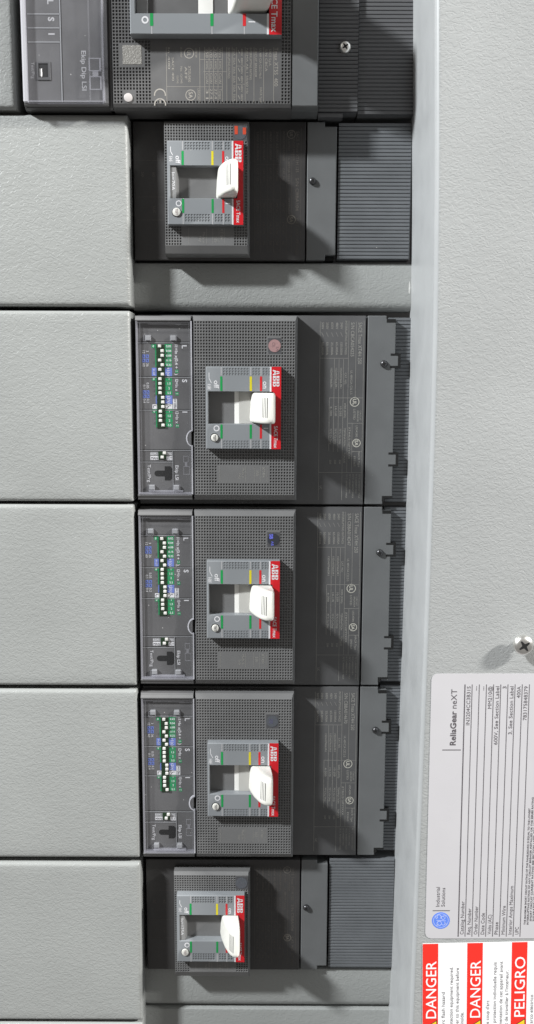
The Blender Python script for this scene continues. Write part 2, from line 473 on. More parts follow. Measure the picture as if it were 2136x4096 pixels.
o = cover(-60, 60, -60, 60, 14).build('blank_cover', 'cover', None, True)
tag(o, 'narrow strip of grey blank cover at the top left corner beside the largest breaker', 'cover plate', 'grey blank covers down the left side', -90.4-60, 103.6+60, 0)

# --- grey filler strips between the breakers
def filler(y0, y1, z, lab):
    m = MB(); x0, x1 = -77, 77; h = (y1-y0)/2
    prof = [(-h, z-14), (-h, z-4.2), (-h+.5, z-2.6), (-h+1.9, z-1.0), (-h+3.8, z-.15), (-h+5, z), (h-2, z), (h-.6, z-.3), (h, z-1.2), (h, z-14)]
    m.loft([[(x0, y, zz) for y, zz in prof], [(x1, y, zz) for y, zz in prof]], True, True)
    o = m.build('filler_strip', 'cover', None, True)
    tag(o, lab, 'filler strip', 'grey filler strips across the breaker column', 43, (y0+y1)/2, 0)
filler(2.5, 28.4, -4, 'grey textured filler strip between the upper small breaker and the first wide breaker')
filler(-420.8, -394.4, -4, 'grey textured filler strip directly below the lowest small breaker')
filler(-560, -421.8, -4, 'last grey filler plate at the bottom edge under the black gap')

# ================================================================== WIDE BREAKER
def uv(u): return -32.51+.02619*u
def vv(v): return -2.22-.02641*v
def v2(v): return -58.14-.02641*v

def wide_breaker():
    t = thing('circuit_breaker', 'x', 'circuit breaker', 0, 0, 0, 'wide breakers with clear trip unit covers')
    b = MB(); b.box(-31.3, 95.0, -105.2, -.2, -45, 0, .6, .3, 2)
    body = b.build('body', 'body4', t, True)
    # printed ratings table on the right end of the body
    p = MB(); z = 0
    cx = lambda u: 69.87+(1100+u*.484-1283)*.1486
    cy = lambda v: 8.48-.0671*v
    for u, a, c in ((375, 175, 1655), (712, 170, 1650), (595, 170, 1420), (652, 180, 800), (632, 1010, 1420), (558, 480, 1655), (523, 480, 1250), (487, 480, 1250), (452, 800, 1240)):
        p.line(cx(u), cy(a), cx(u), cy(c), .16, z)
    for v, a, c in ((475, 375, 595), (800, 452, 712), (1010, 595, 712), (1245, 632, 712), (1422, 375, 712)):
        p.line(cx(a), cy(v), cx(c), cy(v), .16, z)
    T = lambda s, u, v, h, e, **k: p.text(s, cx(u), cy(v), h, -90, z, 'l', length=abs(cy(e)-cy(v)), **k)
    T('SACE Tmax XT4H 250', 683, 185, 2.1, 522)
    T('INTERRUPTING RATINGS', 575, 172, 1.25, 445)
    for u, a, c in ((540, '240V', '150,000A'), (505, '480V', '65,000A'), (468, '600V', '25,000A'), (430, '250V', '50,000A'), (395, '500V', '50,000A')):
        T(a, u, 185, 1.3, 240); T(c, u, 345, 1.2, 450)
        p.line(cx(u-8), cy(265), cx(u+8), cy(300), .14, z)
    T('UL 489/CSA C22.2-5', 620, 575, 1.2, 770)
    T('CAT. NO.', 575, 595, 1.1, 690)
    for u in (540, 503, 466): T('1SDA076663R1', u, 555, 1.1, 720)
    T('WIRE (AWG)', 575, 840, 1.1, 965)
    for u, s in ((540, '10-250'), (503, '14-1/0'), (466, '4-300')): T(s, u, 870, 1.1, 950)
    T('TERMINATION', 575, 1050, 1.1, 1200)
    for u in (540, 503, 466): T('75°C Cu Only', u, 1055, 1.0, 1185)
    T('TORQUE', 575, 1255, 1.1, 1340)
    for u in (540, 503, 466): T('250', u, 1315, 1.0, 1350)
    T('XT4HU3150FYYXXX', 612, 1040, 1.2, 1310)
    T('LISTED', 648, 892, 1.2, 980); T('CIRCUIT', 695, 905, .9, 985); T('BREAKER', 675, 905, .9, 998)
    T('LR54280', 668, 1030, 1.1, 1125)
    T('HACR Type', 690, 1250, 1.2, 1375); T('E93565', 655, 1285, 1.1, 1370)
    for k, u in enumerate((695, 670, 645, 620, 595)): T('75°C AMBIENT MAX', u, 1435, .9, 1640-40*(k % 2))
    T('UC', 393, 1535, 1.2, 1565)
    p.build('printed_table', 'pdim', body)
    q = MB(); q.ring(89.3, -47.4, 2.25, 2.65, z); q.text('UL', 89.3, -47.4, 2.0, -90, z, 'c', bold=.02); q.build('approval_mark', mat_mark, body); q = MB()
    q.ring(90.7, -70.3, 1.95, 2.35, z); q.text('SA', 90.7, -70.3, 1.9, -90, z, 'c', bold=.02)
    q.build('approval_mark', mat_mark, body)
    sn = MB(); sn.text('S/N CBCA054225', cx(625), cy(185), 1.9, -90, z, 'l', length=18.5)
    sn.build('serial_number', 'pdim', body)

    # trip unit
    b = MB()
    b.loft([rrect(-31.3, -.75, -102.4, -1.0, 0), rrect(-31.2, -.8, -101.9, -1.2, 8.2), rrect(-30.9, -1.0, -101.2, -1.9, 9.2), rrect(-30.6, -1.2, -99.0, -3.9, 9.5),
            rrect(-30.2, -1.5, -98.4, -4.4, 7.2)], True, True)
    tu = b.build('trip_unit', 'trip', t, True)
    z = 7.2
    e = MB()
    e.loft([[(x, -1.2, 6), (x, -1.25, 8.2), (x, -1.6, 8.9), (x, -3.5, 10.5), (x, -3.9, 10.4), (x, -4.0, 6)] for x in (-31.0, -.95)], True, True)
    e.loft([[(x, -98.6, 6), (x, -98.7, 10.2), (x, -99.1, 10.4), (x, -101.5, 8.8), (x, -101.9, 8.0), (x, -101.9, 6)] for x in (-31.0, -.95)], True, True)
    e.each('end_rim', 'plate', tu)
    g = MB()      # moulded panel joints
    for a, bb, v in ((70, 1185, 500), (70, 1185, 1205), (70, 1185, 1882)):
        g.sheet(uv(a), uv(bb), vv(v+14), vv(v), z, .25)
    for a, bb, v in ((100, 1200, 605), (100, 805, 850)):
        g.sheet(uv(a), uv(bb), v2(v+14), v2(v), z, .25)
    g.sheet(uv(790), uv(803), v2(1520), v2(625), z, .28)
    g.each('joint_line', 'edge', tu)
    g = MB()
    for v in (488, 1194, 1872): g.line(uv(70), vv(v), uv(1185), vv(v), .35, z, .04)
    for a, c, v in ((100, 1200, 594), (100, 805, 838)): g.line(uv(a), v2(v), uv(c), v2(v), .35, z, .04)
    g.line(uv(812), v2(620), uv(812), v2(1500), .35, z, .04)
    g.each('joint_gap', 'black', tu)
    d = MB(); d.box(-20.07, -15.6, -62.1, -16.6, z-.5, z+.35, .1)
    d.box(uv(490), uv(655), v2(800), v2(635), z-.5, z+.35, .1)
    d.each('switch_bank', 'pcb', tu)
    sides = 'LRRLRLRLLLLRRRLLLR'
    proto = None
    k0 = -17.35
    def tog(x, y):
        nonlocal proto
        if proto is None:
            m = MB(); m.box(-.85, .85, -.8, .8, 0, 1.1, .25, .25)
            proto = m.build('rocker', 'white', tu); o = proto
        else:
            o = proto.copy(); COL.objects.link(o); o.parent = tu
        o.location = W(x, y, z+.3)
    for i, sd in enumerate(sides): tog(-18.2 if sd == 'L' else -16.8, k0-2.525*i)
    tog(uv(620), v2(662)); tog(uv(572), v2(750))
    gm = MB(); bm_ = MB(); wm = MB(); tx = MB(); tb = MB()
    rows = ['0.02', '0.04', '0.08', '0.16', '0.32', None, None, '1', '1.5', '2', '5.5', None, None, 'w', '1', '1.5', '2', '5.5']
    for i, r in enumerate(rows):
        y = k0-2.525*i
        if r and r != 'w':
            gm.sheet(-15.5, -11.6, y-1.1, y+1.1, z, .05); tx.text(r, -13.3, y, 1.15, 0, z+.05, 'c', bold=.02)
        if r == 'w':
            wm.sheet(-15.5, -11.6, y-1.2, y+1.2, z, .05)
            tb.line(-14.4, y-.7, -13.6, y+.5, .3, z+.05); tb.line(-13.6, y+.5, -12.3, y+.5, .3, z+.05)
            wm.sheet(-22.6, -20.1, y-1.2, y+1.2, z, .05)
            tb.line(-22, y-.7, -22, y+.6, .3, z+.05); tb.line(-22, y+.6, -20.6, y+.6, .3, z+.05)
    for i, s_ in ((5, 't1(s)'), (11, 't2(s)')):
        y = k0-2.525*(i+.5); bm_.sheet(-15.5, -11.6, y-2.3, y+2.3, z, .05); tx.text(s_, -13.5, y, 1.7, -90, z+.05, 'c')
    y = k0-2.525*5.5; bm_.sheet(-22.7, -20.1, y-2.2, y+2.2, z, .05); tx.text('t=3l1', -21.4, y, 1.1, -90, z+.05, 'c')
    y = k0-2.525*11.5; bm_.sheet(-20.75, -20.1, y-2.2, y+2.2, z, .05)
    for a, c in ((0, 4), (7, 10), (14, 17)):
        gm.sheet(-20.8, -20.1, k0-2.525*c-1.2, k0-2.525*a+1.2, z, .05)
        gm.sheet(-22.6, -20.85, k0-2.525*a-1.0, k0-2.525*a+1.0, z, .05); tx.text('0', -21.7, k0-2.525*a, 1.1, 0, z+.05, 'c', bold=.02)
    for y, s1, s2, v in ((vv(590), '', '', 0),): pass
    F = lambda s_, v, e, x=-9.1, h=1.7: tx.text(s_, x, vv(v), h, -90, z, 'l', length=abs(vv(e)-vv(v)), bold=.012)
    F('I1=In x(0.4 +', 545, 1030); F(')', 1130, 1160); F('I2=In x', 1245, 1495); F('I3=In x', 1915, 2165)
    for v in (1088, 1548, 2215):
        gm.sheet(-9.95, -8.1, vv(v+35), vv(v-35), z, .05); tx.text('Σ', -9.05, vv(v), 1.2, -90, z+.05, 'c')
    tx.text('L', -4.75, vv(555), 2.6, -90, z, 'l', bold=.03); tx.text('S', -4.75, vv(1250), 2.6, -90, z, 'l', bold=.03); tx.text('I', -4.75, vv(1915), 2.6, -90, z, 'l', bold=.03)
    for x, a, c, va, vc in ((-25.0, '3', '36', 665, 925), (-27.0, '12', '60', 665, 925), (-25.0, '0.05', '0.2', 1320, 1655), (-27.0, '0.1', '0.4', 1365, 1655)):
        tx.text(a, x, vv(va), 1.35, -90, z, 'l'); tx.text(c, x, vv(vc), 1.35, -90, z, 'l')
    for x in (-25.0, -27.0):
        for v in (780, 868, 1515, 1602):
            bm_.sheet(x-.8, x+.8, vv(v+36), vv(v-36), z, .05)
            tb.line(x-.3, vv(v-20), x+.3, vv(v+20), .3, z+.05)
    wm.sheet(uv(810), uv(895), vv(1865), vv(1655), z, .05); tb.text('I=10In', uv(853), vv(1665), 1.4, -90, z+.05, 'l', length=5)
    wm.sheet(uv(318), uv(488), v2(808), v2(730), z, .05); wm.sheet(uv(660), uv(782), v2(815), v2(730), z, .05)
    tb.text('MAN', uv(403), v2(772), 1.35, 0, z+.05, 'c', sx=.9); tb.text('ELT', uv(725), v2(775), 1.35, 0, z+.05, 'c', sx=.9)
    wg = MB(); wg.sheet(uv(318), uv(488), v2(715), v2(650), z, .03); wg.sheet(uv(660), uv(782), v2(715), v2(650), z, .03)
    wg.each('legend_patch', 'edge', tu)
    tx.text('REM', uv(380), v2(685), 1.35, 0, z+.05, 'c', sx=.9); tx.text('LOC', uv(720), v2(682), 1.3, 0, z+.05, 'c', sx=.85)
    tx.text('Test/Prg', uv(290), v2(910), 1.75, -90, z, 'l', length=9.8); tx.text('Ekip LSI', uv(880), v2(925), 1.75, -90, z, 'l', length=8.2, bold=.012)
    gm.each('setting_label', 'ledgreen', tu); bm_.each('setting_label', 'blue', tu); wm.each('setting_label', 'pwhite', tu)
    tx.build('legend', 'pwhite', tu); tb.build('legend', 'pblack', tu)
    pm = MB(); pts = [(-16.3, v2(1160)), (-16.3, v2(1245)), (-13.2, v2(1245)), (-12.1, v2(1200)), (-12.1, v2(990)), (-13.2, v2(945)), (-16.3, v2(945)), (-16.3, v2(1035))]
    pts += [(-20.4-1.65*math.sin(math.radians(a)), v2(1097)+1.65*math.cos(math.radians(a))) for a in range(0, 181, 30)]
    pm.prism(pts, z-.02, z+.05); pm.build('test_port', 'black', tu)
    for x, y in ((-24.4, -13.1), (-10.6, -13.1), (-23.4, -94.8), (-9.7, -94.9)):
        MB().box(x-1.5, x+1.5, y-1.4, y+1.4, z, z+1.9, .35, .2).build('latch_pin', 'edge', tu)
    # clear hinged cover
    zc = 10.9
    c = MB()
    pts = [(-30.5, -4.1), (-30.5, -98.2), (-.35, -98.2)] + [(-.35-3.0*math.sin(math.radians(a)), -67.3-4.0*math.cos(math.radians(a))) for a in range(0, 181, 15)] + [(-.35, -4.1)]
    c.loft([[(x, y, zc-.7) for x, y in pts], [(x, y, zc) for x, y in pts]], False, True)
    cv = c.build('clear_cover', 'clear', t)
    r = MB()
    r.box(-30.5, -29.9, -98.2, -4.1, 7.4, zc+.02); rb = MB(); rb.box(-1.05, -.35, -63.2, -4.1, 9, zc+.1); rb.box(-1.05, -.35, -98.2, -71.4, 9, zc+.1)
    r.box(-30.5, -.35, -98.3, -97.5, 7.6, zc+.08); r.box(-24.8, -6, -96.9, -96.4, 8, zc-.1)
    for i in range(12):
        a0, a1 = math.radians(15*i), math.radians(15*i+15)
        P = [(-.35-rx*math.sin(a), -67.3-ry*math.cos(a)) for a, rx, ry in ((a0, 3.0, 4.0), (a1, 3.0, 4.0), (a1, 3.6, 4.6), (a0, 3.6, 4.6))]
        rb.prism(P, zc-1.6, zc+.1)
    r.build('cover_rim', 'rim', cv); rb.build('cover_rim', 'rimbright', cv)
    r = MB()
    r.box(-28.6, -28.2, -97.5, -5, zc-.02, zc+.05); r.box(-2.0, -1.7, -97.5, -5, zc-.02, zc+.06)
    r.box(-30, -1, -5.3, -4.9, zc-.02, zc+.07); r.box(-9, -1.5, -6.2, -5.9, zc-.02, zc+.07)
    r.box(-24, -6.2, -5.9, -5.6, zc-.02, zc+.07)
    r.build('cover_fold', 'rimdim', cv)
    def outl(x0, x1, y0, y1, w=.28, nm='cover_catch'):
        k = MB(); k.frame((x0, x1, min(y0, y1), max(y0, y1)), (x0+w, x1-w, min(y0, y1)+w, max(y0, y1)-w), zc, zc+.25, .05); k.build(nm, 'rim', cv)
    outl(uv(1030), uv(1140), v2(850), v2(715)); outl(uv(1030), uv(1165), v2(1105), v2(930)); k = MB(); k.box(uv(1062), uv(1112), v2(930), v2(850), zc, zc+.3)
    outl(-26.5, -22.4, -14.8, -11.4, .2, 'cover_socket'); outl(-12.2, -8.4, -14.8, -11.4, .2, 'cover_socket'); outl(-25.3, -21.6, -96.4, -93.0, .2, 'cover_socket'); outl(-11.2, -7.4, -96.4, -93.0, .2, 'cover_socket')
    k.build('catch_neck', 'rim', cv)

    # dimpled front plate
    b = MB()
    X0, X1, Y0, Y1, z = .15, 56.3, -101.0, -1.3, 11
    b.loft([rrect(X0-.3, X1+.9, Y0-1.2, Y1+.4, 0), rrect(X0, X1+.5, Y0-.5, Y1+.2, z-2.4), rrect(X0+.2, X1, Y0+.2, Y1-.1, z-1.9), rrect(X0+.7, X1-.7, Y0+2.6, Y1-2.6, z)], False, False)
    b.dots(X0+.7, X1-.7, Y0+2.6, Y1-2.6, z, 1.53, 1.64, [(7.4, 48.3, -72.7, -28.4), (40.8, 48.1, -21.4, -12.9), (13.5, 42.2, -91.6, -82.0)], .66, .8)
    fp = b.build('front_plate', 'plate', t)
    p = MB()
    for x in (14.6, 28.8, 33.6, 37.0, 40.6): p.line(x, -82.4, x, -91.0, .16, z)
    p.text('XT4H', 38.8, -83.0, 1.6, -90, z); p.text('250', 35.3, -84.8, 1.5, -90, z); p.text('Made in', 27.6, -83.6, 1.3, -90, z); p.text('Italy', 25.7, -86.6, 1.3, -90, z)
    p.build('printed_rating', 'pdim', fp)
    st = MB(); st.sheet(40.9, 48.0, -21.3, -13.0, z, .1); st.build('sticker_base', mat_film, fp)
    st = MB(); st.cyl(44.45, -17.1, 3.35, z+.05, z+.2, 32)
    st.build('round_sticker', 'holo', fp)
    st = MB(); st.text('CE', 43.9, -15.3, 1.5, -90, z+.2, 'l'); st.text('SA', 46.0, -17.6, 1.5, -90, z+.2, 'l'); st.build('sticker_print', mat_sprint, fp)

    # operating panel with window
    z = 16
    o_ = (7.5, 48.0, -72.7, -28.4); h_ = (8.6, 43.9, -59.1, -41.7)
    b = MB(); b.frame(o_, h_, 4, z, .35)
    np_ = b.build('operating_panel', 'nose', t)
    # panel dimples: shade along each one's top and left painted as black corners
    dm = MB()
    for xs in ((16.9, 9), (32.7, 3), (38.2, 3)):
        for i in range(xs[1]):
            for ys_ in ((-28.9, 3), (-68.0, 3)):
                for j in range(ys_[1]):
                    x = xs[0]+i*1.58; y = ys_[0]-j*1.45-.2
                    dm.prism([(x, y), (x+.95, y), (x+.95, y-.22), (x+.25, y-.22), (x+.25, y-.95), (x, y-.95)], z-.01, z+.04)
    dm.build('dimple_shade', 'black', np_)
    r = MB()
    r.prism([(42.85, -28.4), (48.05, -28.4), (48.05, -72.7), (42.85, -72.7), (42.85, -59.1), (44.0, -59.1), (44.0, -41.7), (42.85, -41.7)], z-.3, z+.08)
    r.build('red_band', 'red', np_)
    r = MB(); r.sheet(41.9, 42.8, -41.7, -28.5, z, .07); r.sheet(41.9, 42.8, -72.6, -59.1, z, .07); r.each('white_line', 'pwhite', np_)
    nose_marks(np_, z, 15.8, 31.7, 37.2, -33.6, -41.3, -59.4, -67.0, 0, 0, 0, 'yellow', 1.2, -28.7, -72.4)
    abb(np_, 45.35, -30.2, -38.9, z+.08, 3.5)
    p = MB()
    p.text('off', 13.2, -35.8, 2.7, -90, z, 'l', bold=.015); p.text('on', 39.6, -36.2, 2.7, -90, z, 'l', bold=.015)
    p.ring(13.1, -61.5, 1.05, 1.65, z); p.line(38.6, -61.4, 41.2, -61.4, .5, z)
    p.line(9.2, -31.6, 9.2, -34.6, .3, z); p.line(9.2, -34.6, 10.5, -37.2, .3, z)
    p.line(8.3, -37.9, 10.1, -37.9, .25, z); p.line(9.2, -38.0, 9.2, -40.9, .25, z)
    p.line(8.2, -38.6, 10.2, -40.6, .22, z); p.line(10.2, -38.6, 8.2, -40.6, .22, z); p.line(8.1, -39.6, 10.3, -39.6, .22, z)
    p.text('SACE Tmax', 45.3, -60.2, 2.0, -90, z+.08, 'l', length=11.9, bold=.012)
    p.build('legend', 'pwhite', np_)
    q = MB(); q.cyl(12.0, -66.5, 2.35, z-.01, z+.03, 28); q.build('button_recess', 'black', np_)
    q = MB(); q.cyl(12.1, -66.6, 2.0, z, z+.9, 28, .3); tb_ = q.build('test_button', 'white', np_, True)
    q = MB(); q.text('TEST', 12.1, -66.6, 1.25, -90, z+.9, 'c', length=3.2, bold=.01); q.build('test_print', 'pblack', np_)
    w = MB(); w.box(7.6, 45.2, -60, -41, 1, 3)
    w.build('window_recess', 'black', t)
    a = MB(); arc_strip(a, 33, -48.1, 60, 11.4, 42, -59.05, -41.75, 18)
    a.add([(11.5, -59.05, 3), (11.5, -41.75, 3), (11.5, -41.75, 7.7), (11.5, -59.05, 7.7)], [(0, 1, 2, 3)])
    cr = a.build('cradle', 'cradle', t, True)
    a = MB(); arc_strip(a, 33, -48.5, 60.6, 25.2, 42.5, -59.0, -41.8, 12)
    a.add([(25.2, -59.0, 10), (25.2, -41.8, 10), (25.2, -41.8, 11.5), (25.2, -59.0, 11.5)], [(0, 1, 2, 3)])
    a.build('slider', 'slider', cr, True)
    handle(t, -1.0, 0, sc=.86)

    # terminal cover and ribbed shield
    b = MB()
    b.prism([(95.9, -.2), (106.2, -.2), (106.2, -2.0), (111.4, -2.0), (111.4, -101.2), (106.0, -101.2), (106.0, -105.0), (95.9, -105.0)], -14, 0)
    tc = b.build('terminal_cover', 'tcover', t)
    bv = tc.modifiers.new('edge', 'BEVEL'); bv.width = .0004; bv.segments = 2; bv.limit_method = 'ANGLE'
    k = MB()
    for ya, yb in ((-21.0, -28.4), (-75.8, -83.2)):
        k = MB(); k.box(108.8, 114.4, ya+.3, ya-.95, -3, .05); k.box(108.8, 114.4, yb-.3, yb+.95, -3, .05); k.box(112.9, 114.4, yb+.94, ya-.94, -3, .05); k.build('catch_slot', 'black', tc)
    k = MB(); k.box(106.2, 111.3, -2.0, -4.0, -.1, .03); k.build('corner_notch', 'black', tc); k = MB(); k.box(105.6, 111.6, -100.2, -101.3, -.1, .03); k.box(105.6, 107.2, -101.3, -103.2, -.1, .02)
    k.build('corner_notch', 'black', tc)
    k = MB()
    for ya, yb in ((-21.8, -27.6), (-76.6, -82.4)): k.box(111.0, 113.0, ya, yb, -6, 0)
    k.each('catch_tab', 'tcover', tc)
    screw(t, 105.2, -26.4, 0, 2.0, 'dsteel', 1.9, 15)
    b = MB(); ribs(b, 108, 121, -104.4, -1.0, -4.5, 1.97, .5, 1.0, -14)
    b.build('ribbed_shield', 'rib', t)
    return t

mat_mark = mat('approval_print', (.48, .47, .42), .5)
mat_film = clear('clear_film', (.10, .10, .11), .15, .45)
mat_sprint = mat('sticker_print', (.25, .16, .17), .5)
mat_sprintb = mat('sticker_print_blue', (.16, .18, .75), .4)
mat_sprintg = mat('sticker_print_grey', (.10, .10, .16), .4)

wb = wide_breaker()
LW = ['uppermost wide black circuit breaker with pink round sticker and white handle switched on',
      'middle wide black circuit breaker with dark blue sticker and white handle switched on',
      'lowest wide black circuit breaker with plain grey round sticker and white handle switched on']
sns = [None, 'S/N CBBA014D47', 'S/N CBBA014670']
wides = []
for i in range(3):
    o = wb if i == 0 else copy_tree(wb)
    o['label'] = LW[i]
    o.location = W((0, -.15, -.4)[i], (0, -106.4, -212.4)[i], 0)
    wides.append(o)
for i in (1, 2):
    o = wides[i]
    fp = kids(o, 'front_plate')[0]; body = kids(o, 'body')[0]
    st = kids(fp, 'round_sticker')[0]; st.data = st.data.copy(); st.data.materials[0] = M['holob' if i == 1 else 'hologrey']
    sp = kids(fp, 'sticker_print')[0]
    m = MB()
    if i == 1:
        m.text('SB', 43.2, -14.0, 1.9, -90, 11.2, 'l', bold=.04); m.text('AB', 43.9, -18.0, 1.5, -90, 11.2, 'l')
    else: m.text('SB', 43.9, -15.6, 2.0, -90, 11.2, 'l', bold=.03)
    tmp = m.build('tmp', mat_sprintb if i == 1 else mat_sprintg); sp.data = tmp.data; bpy.data.objects.remove(tmp)
    sn = kids(body, 'serial_number')[0]
    m = MB(); m.text(sns[i], 69.87+(1100+625*.484-1283)*.1486, 8.48-.0671*185, 1.9, -90, 0, 'l', length=18.5)
    tmp = m.build('tmp', 'pdim'); sn.data = tmp.data; bpy.data.objects.remove(tmp)
wides[0]  # sticker colours differ, everything else is shared

# ================================================================== SMALL BREAKER
def small_breaker(rating):
    # origin: body top edge y=0 (image y 101.3), x as the panel frame
    t = thing('circuit_breaker', 'x', 'circuit breaker', 0, 0, 0, 'small breakers with dark label body')
    b = MB(); b.box(-32, 60.8, -72.0, 0, -45, 0, .5, .3, 2)
    body = b.build('body', 'body1', t, True)
    p = MB(); z = 0
    # ratings table, barely readable; pixel mapping of the photo crop
    for x in (53.4, 50.6, 47.3, 43.7, 40.2, 36.6, 33.4): p.line(x, -4, x, -68, .13, z)
    p.line(58.3, -3, 58.3, -70, .13, z)
    for y in (-22, -40): p.line(33.4, y, 47.3, y, .13, z)
    T = lambda s_, x, y, h, l: p.text(s_, x, y, h, -90, z, 'l', length=l)
    T('SACE Tmax XT1H 125', 56.4, -5, 1.7, 21); T('S/N CBBA104', 56.4, -29, 1.7, 17); T('CAT. NO. XT1HU3', 56.4, -50, 1.5, 19)
    T('CIRCUIT BREAKER', 54.4, -8, 1.0, 12); T('LISTED', 51.9, -9, 1.0, 6); T('UL 489/CSA C22.2-5', 51.9, -18, 1.1, 14); T('XT1HU3125', 51.9, -39, 1.1, 11)
    for x, a in ((49.0, 'INTERRUPTING RATINGS'), (45.5, '240V 65,000A'), (42.0, '480V 35,000A'), (38.4, '600V 25,000A'), (35.0, '250V 50,000A')):
        T(a, x, -5, 1.1, 15); T('CAT. NO.', x, -24, 1.0, 7); T('75°C', x, -42, 1.0, 5); T('14-1/0', x, -52, 1.0, 6); T('50', x, -62, 1.0, 2)
    for y in (-20, -39, -51): p.line(-30.5, y, -16, y, .13, z)
    T('50', -27, -26, 1.4, 2.4); T('60', -21, -26, 1.4, 2.4); T('LUG', -21, -44, 1.3, 3.4)
    p.build('printed_table', 'pdim1', body)
    q = MB(); q.ring(53.0, -6.5, 1.95, 2.2, z); q.text('UL', 53.0, -6.5, 1.6, -90, z, 'c'); q.build('approval_mark', mat_mark1, body); q = MB(); q.ring(53.3, -50.6, 2.0, 2.35, z); q.text('SA', 53.3, -50.6, 1.8, -90, z, 'c', bold=.02)
    q.build('approval_mark', mat_mark1, body)

    b = MB(); z = 11; X0, X1, Y0, Y1 = -14.2, 30.0, -70.3, -2.6
    b.loft([rrect(X0-.3, X1+.8, Y0-.6, Y1-1.6, 0), rrect(X0-.1, X1+.5, Y0-.2, Y1-.1, z-2.8), rrect(X0, X1, Y0+.5, Y1+.1, z-2.0), rrect(X0+.3, X1-.3, Y0+4.4, Y1-1.3, z)], False, False)
    b.dots(X0+.3, X1-.3, Y0+4.4, Y1-1.3, z, 1.43, 1.43, [(-12.0, 27.6, -55.8, -13.7), (22.0, 29.9, -12.5, -3.9), (-5.0, 22.0, -66, -55)], .68, .8)
    fp = b.build('front_plate', 'plate', t)
    p = MB()
    for x in (-1.5, 8.0, 11.3, 14.6, 17.6): p.line(x, -57, x, -65, .15, z)
    p.text('XT1H', 16.1, -57, 1.6, -90, z); p.text('125', 13.0, -61.5, 1.5, -90, z); p.text('Made in', 6.6, -59, 1.3, -90, z); p.text('Italy', 4.8, -61, 1.3, -90, z)
    p.build('printed_rating', 'pdim', fp)
    st = MB(); st.sheet(22.2, 29.6, -12.4, -4.4, z, .1); st.build('sticker_base', mat_film, fp)
    st = MB(); st.cyl(25.9, -8.6, 3.4, z+.05, z+.2, 32); st.build('round_sticker', 'hologrey', fp)
    st = MB(); st.box(23.0, 24.7, -9.4, -5.2, z+.2, z+.3); st.box(27.3, 29.0, -9.4, -6.0, z+.2, z+.3); st.build('sticker_print', 'holored', fp)

    z = 16
    b = MB(); b.frame((-12.0, 27.6, -56.0, -13.8), (-10.5, 24.5, -42.6, -26.2), 4, z, .35)
    np_ = b.build('operating_panel', 'nose', t)
    dm = MB()  # shade inside the dimples, painted as black corners
    for x0, n in ((-2.8, 9), (12.9, 3), (18.2, 2)):
        for i in range(n):
            for y0 in (-14.5, -50.6):
                for j in range(3):
                    x = x0+i*1.5; y = y0-j*1.4
                    dm.prism([(x, y), (x+.95, y), (x+.95, y-.3), (x+.3, y-.3), (x+.3, y-.95), (x, y-.95)], z-.01, z+.04)
    dm.build('dimple_shade', 'black', np_)
    r = MB()
    r.prism([(22.6, -13.8), (27.65, -13.8), (27.65, -56.0), (22.6, -56.0), (22.6, -42.6), (24.6, -42.6), (24.6, -26.2), (22.6, -26.2)], z-.3, z+.08)
    r.build('red_band', 'red', np_)
    r = MB(); r.sheet(21.7, 22.5, -26.1, -13.9, z, .07); r.sheet(21.7, 22.5, -55.9, -42.7, z, .07); r.each('white_line', 'pwhite', np_)
    nose_marks(np_, z, -3.9, 11.6, 17.2, -18.9, -25.9, -42.9, -50.0, 0, 0, 0, 'yellow', 1.15, -14.0, -55.8)
    abb(np_, 25.1, -15.4, -24.4, z+.08, 3.3)
    p = MB()
    p.text('off', -6.3, -21.3, 2.5, -90, z, 'l', bold=.015); p.text('on', 19.5, -21.6, 2.4, -90, z, 'l', bold=.015)
    p.ring(-6.2, -45.2, 1.0, 1.55, z); p.line(18.4, -45.2, 20.9, -45.2, .5, z)
    p.line(-10.2, -16.8, -10.2, -19.0, .35, z); p.line(-10.2, -19.0, -9.1, -21, .35, z)
    p.line(-11, -21.7, -9.2, -21.7, .25, z); p.line(-10.1, -21.7, -10.1, -24.3, .25, z); p.line(-11, -22.3, -9.2, -24, .22, z); p.line(-9.2, -22.3, -11, -24, .22, z)
    p.text('SACE Tmax', 25.1, -43.6, 1.9, -90, z+.08, 'l', length=11.4, bold=.012)
    p.build('legend', 'pwhite', np_)
    q = MB(); q.cyl(-7.4, -49.7, 2.45, z-.01, z+.03, 28); q.build('button_recess', 'black', np_)
    q = MB(); q.cyl(-7.3, -49.6, 2.15, z, z+.8, 28, .3); q.build('test_button', 'white', np_, True)
    q = MB(); q.text('TEST', -7.3, -49.6, 1.2, -90, z+.8, 'c', length=3.2); q.build('test_print', mat_sprint, np_)
    w = MB(); w.box(-11.5, 26, -43.5, -25.5, 1, 3); w.build('window_recess', 'black', t)
    # concave dark cradle
    a = MB(); n = 16; vs = []; fs = []
    for i in range(n+1):
        u = i/n; x = -8+30*u; zz = 5.2+4.5*(2*u-1)**2*.4
        vs += [(x, -42.5, zz+2), (x, -34.4, zz), (x, -26.3, zz+2)]
    for i in range(n):
        fs += [(3*i, 3*i+3, 3*i+4, 3*i+1), (3*i+1, 3*i+4, 3*i+5, 3*i+2)]
    a.add(vs, fs); cr = a.build('cradle', 'cradle1', t, True)
    a = MB()
    a.loft([[(-10.3, -26.4, 4), (-10.3, -42.4, 4), (-4.4, -42.4, 4), (-6.2, -26.4, 4)], [(-10.3, -26.4, 15.2), (-10.3, -42.4, 15.2), (-7.6, -42.4, 15.2), (-7.6, -26.4, 15.2)]], True, True)
    tg = a.build('rating_tag', 'tag', t)
    q = MB(); q.text('In='+rating, -9.0, -29.5, 1.7, -90, 15.2, 'l', length=9); q.build('tag_print', 'pwhite', tg)
    handle(t, -20.6, 15.7, -42.1, -57.9, .74)

    b = MB()
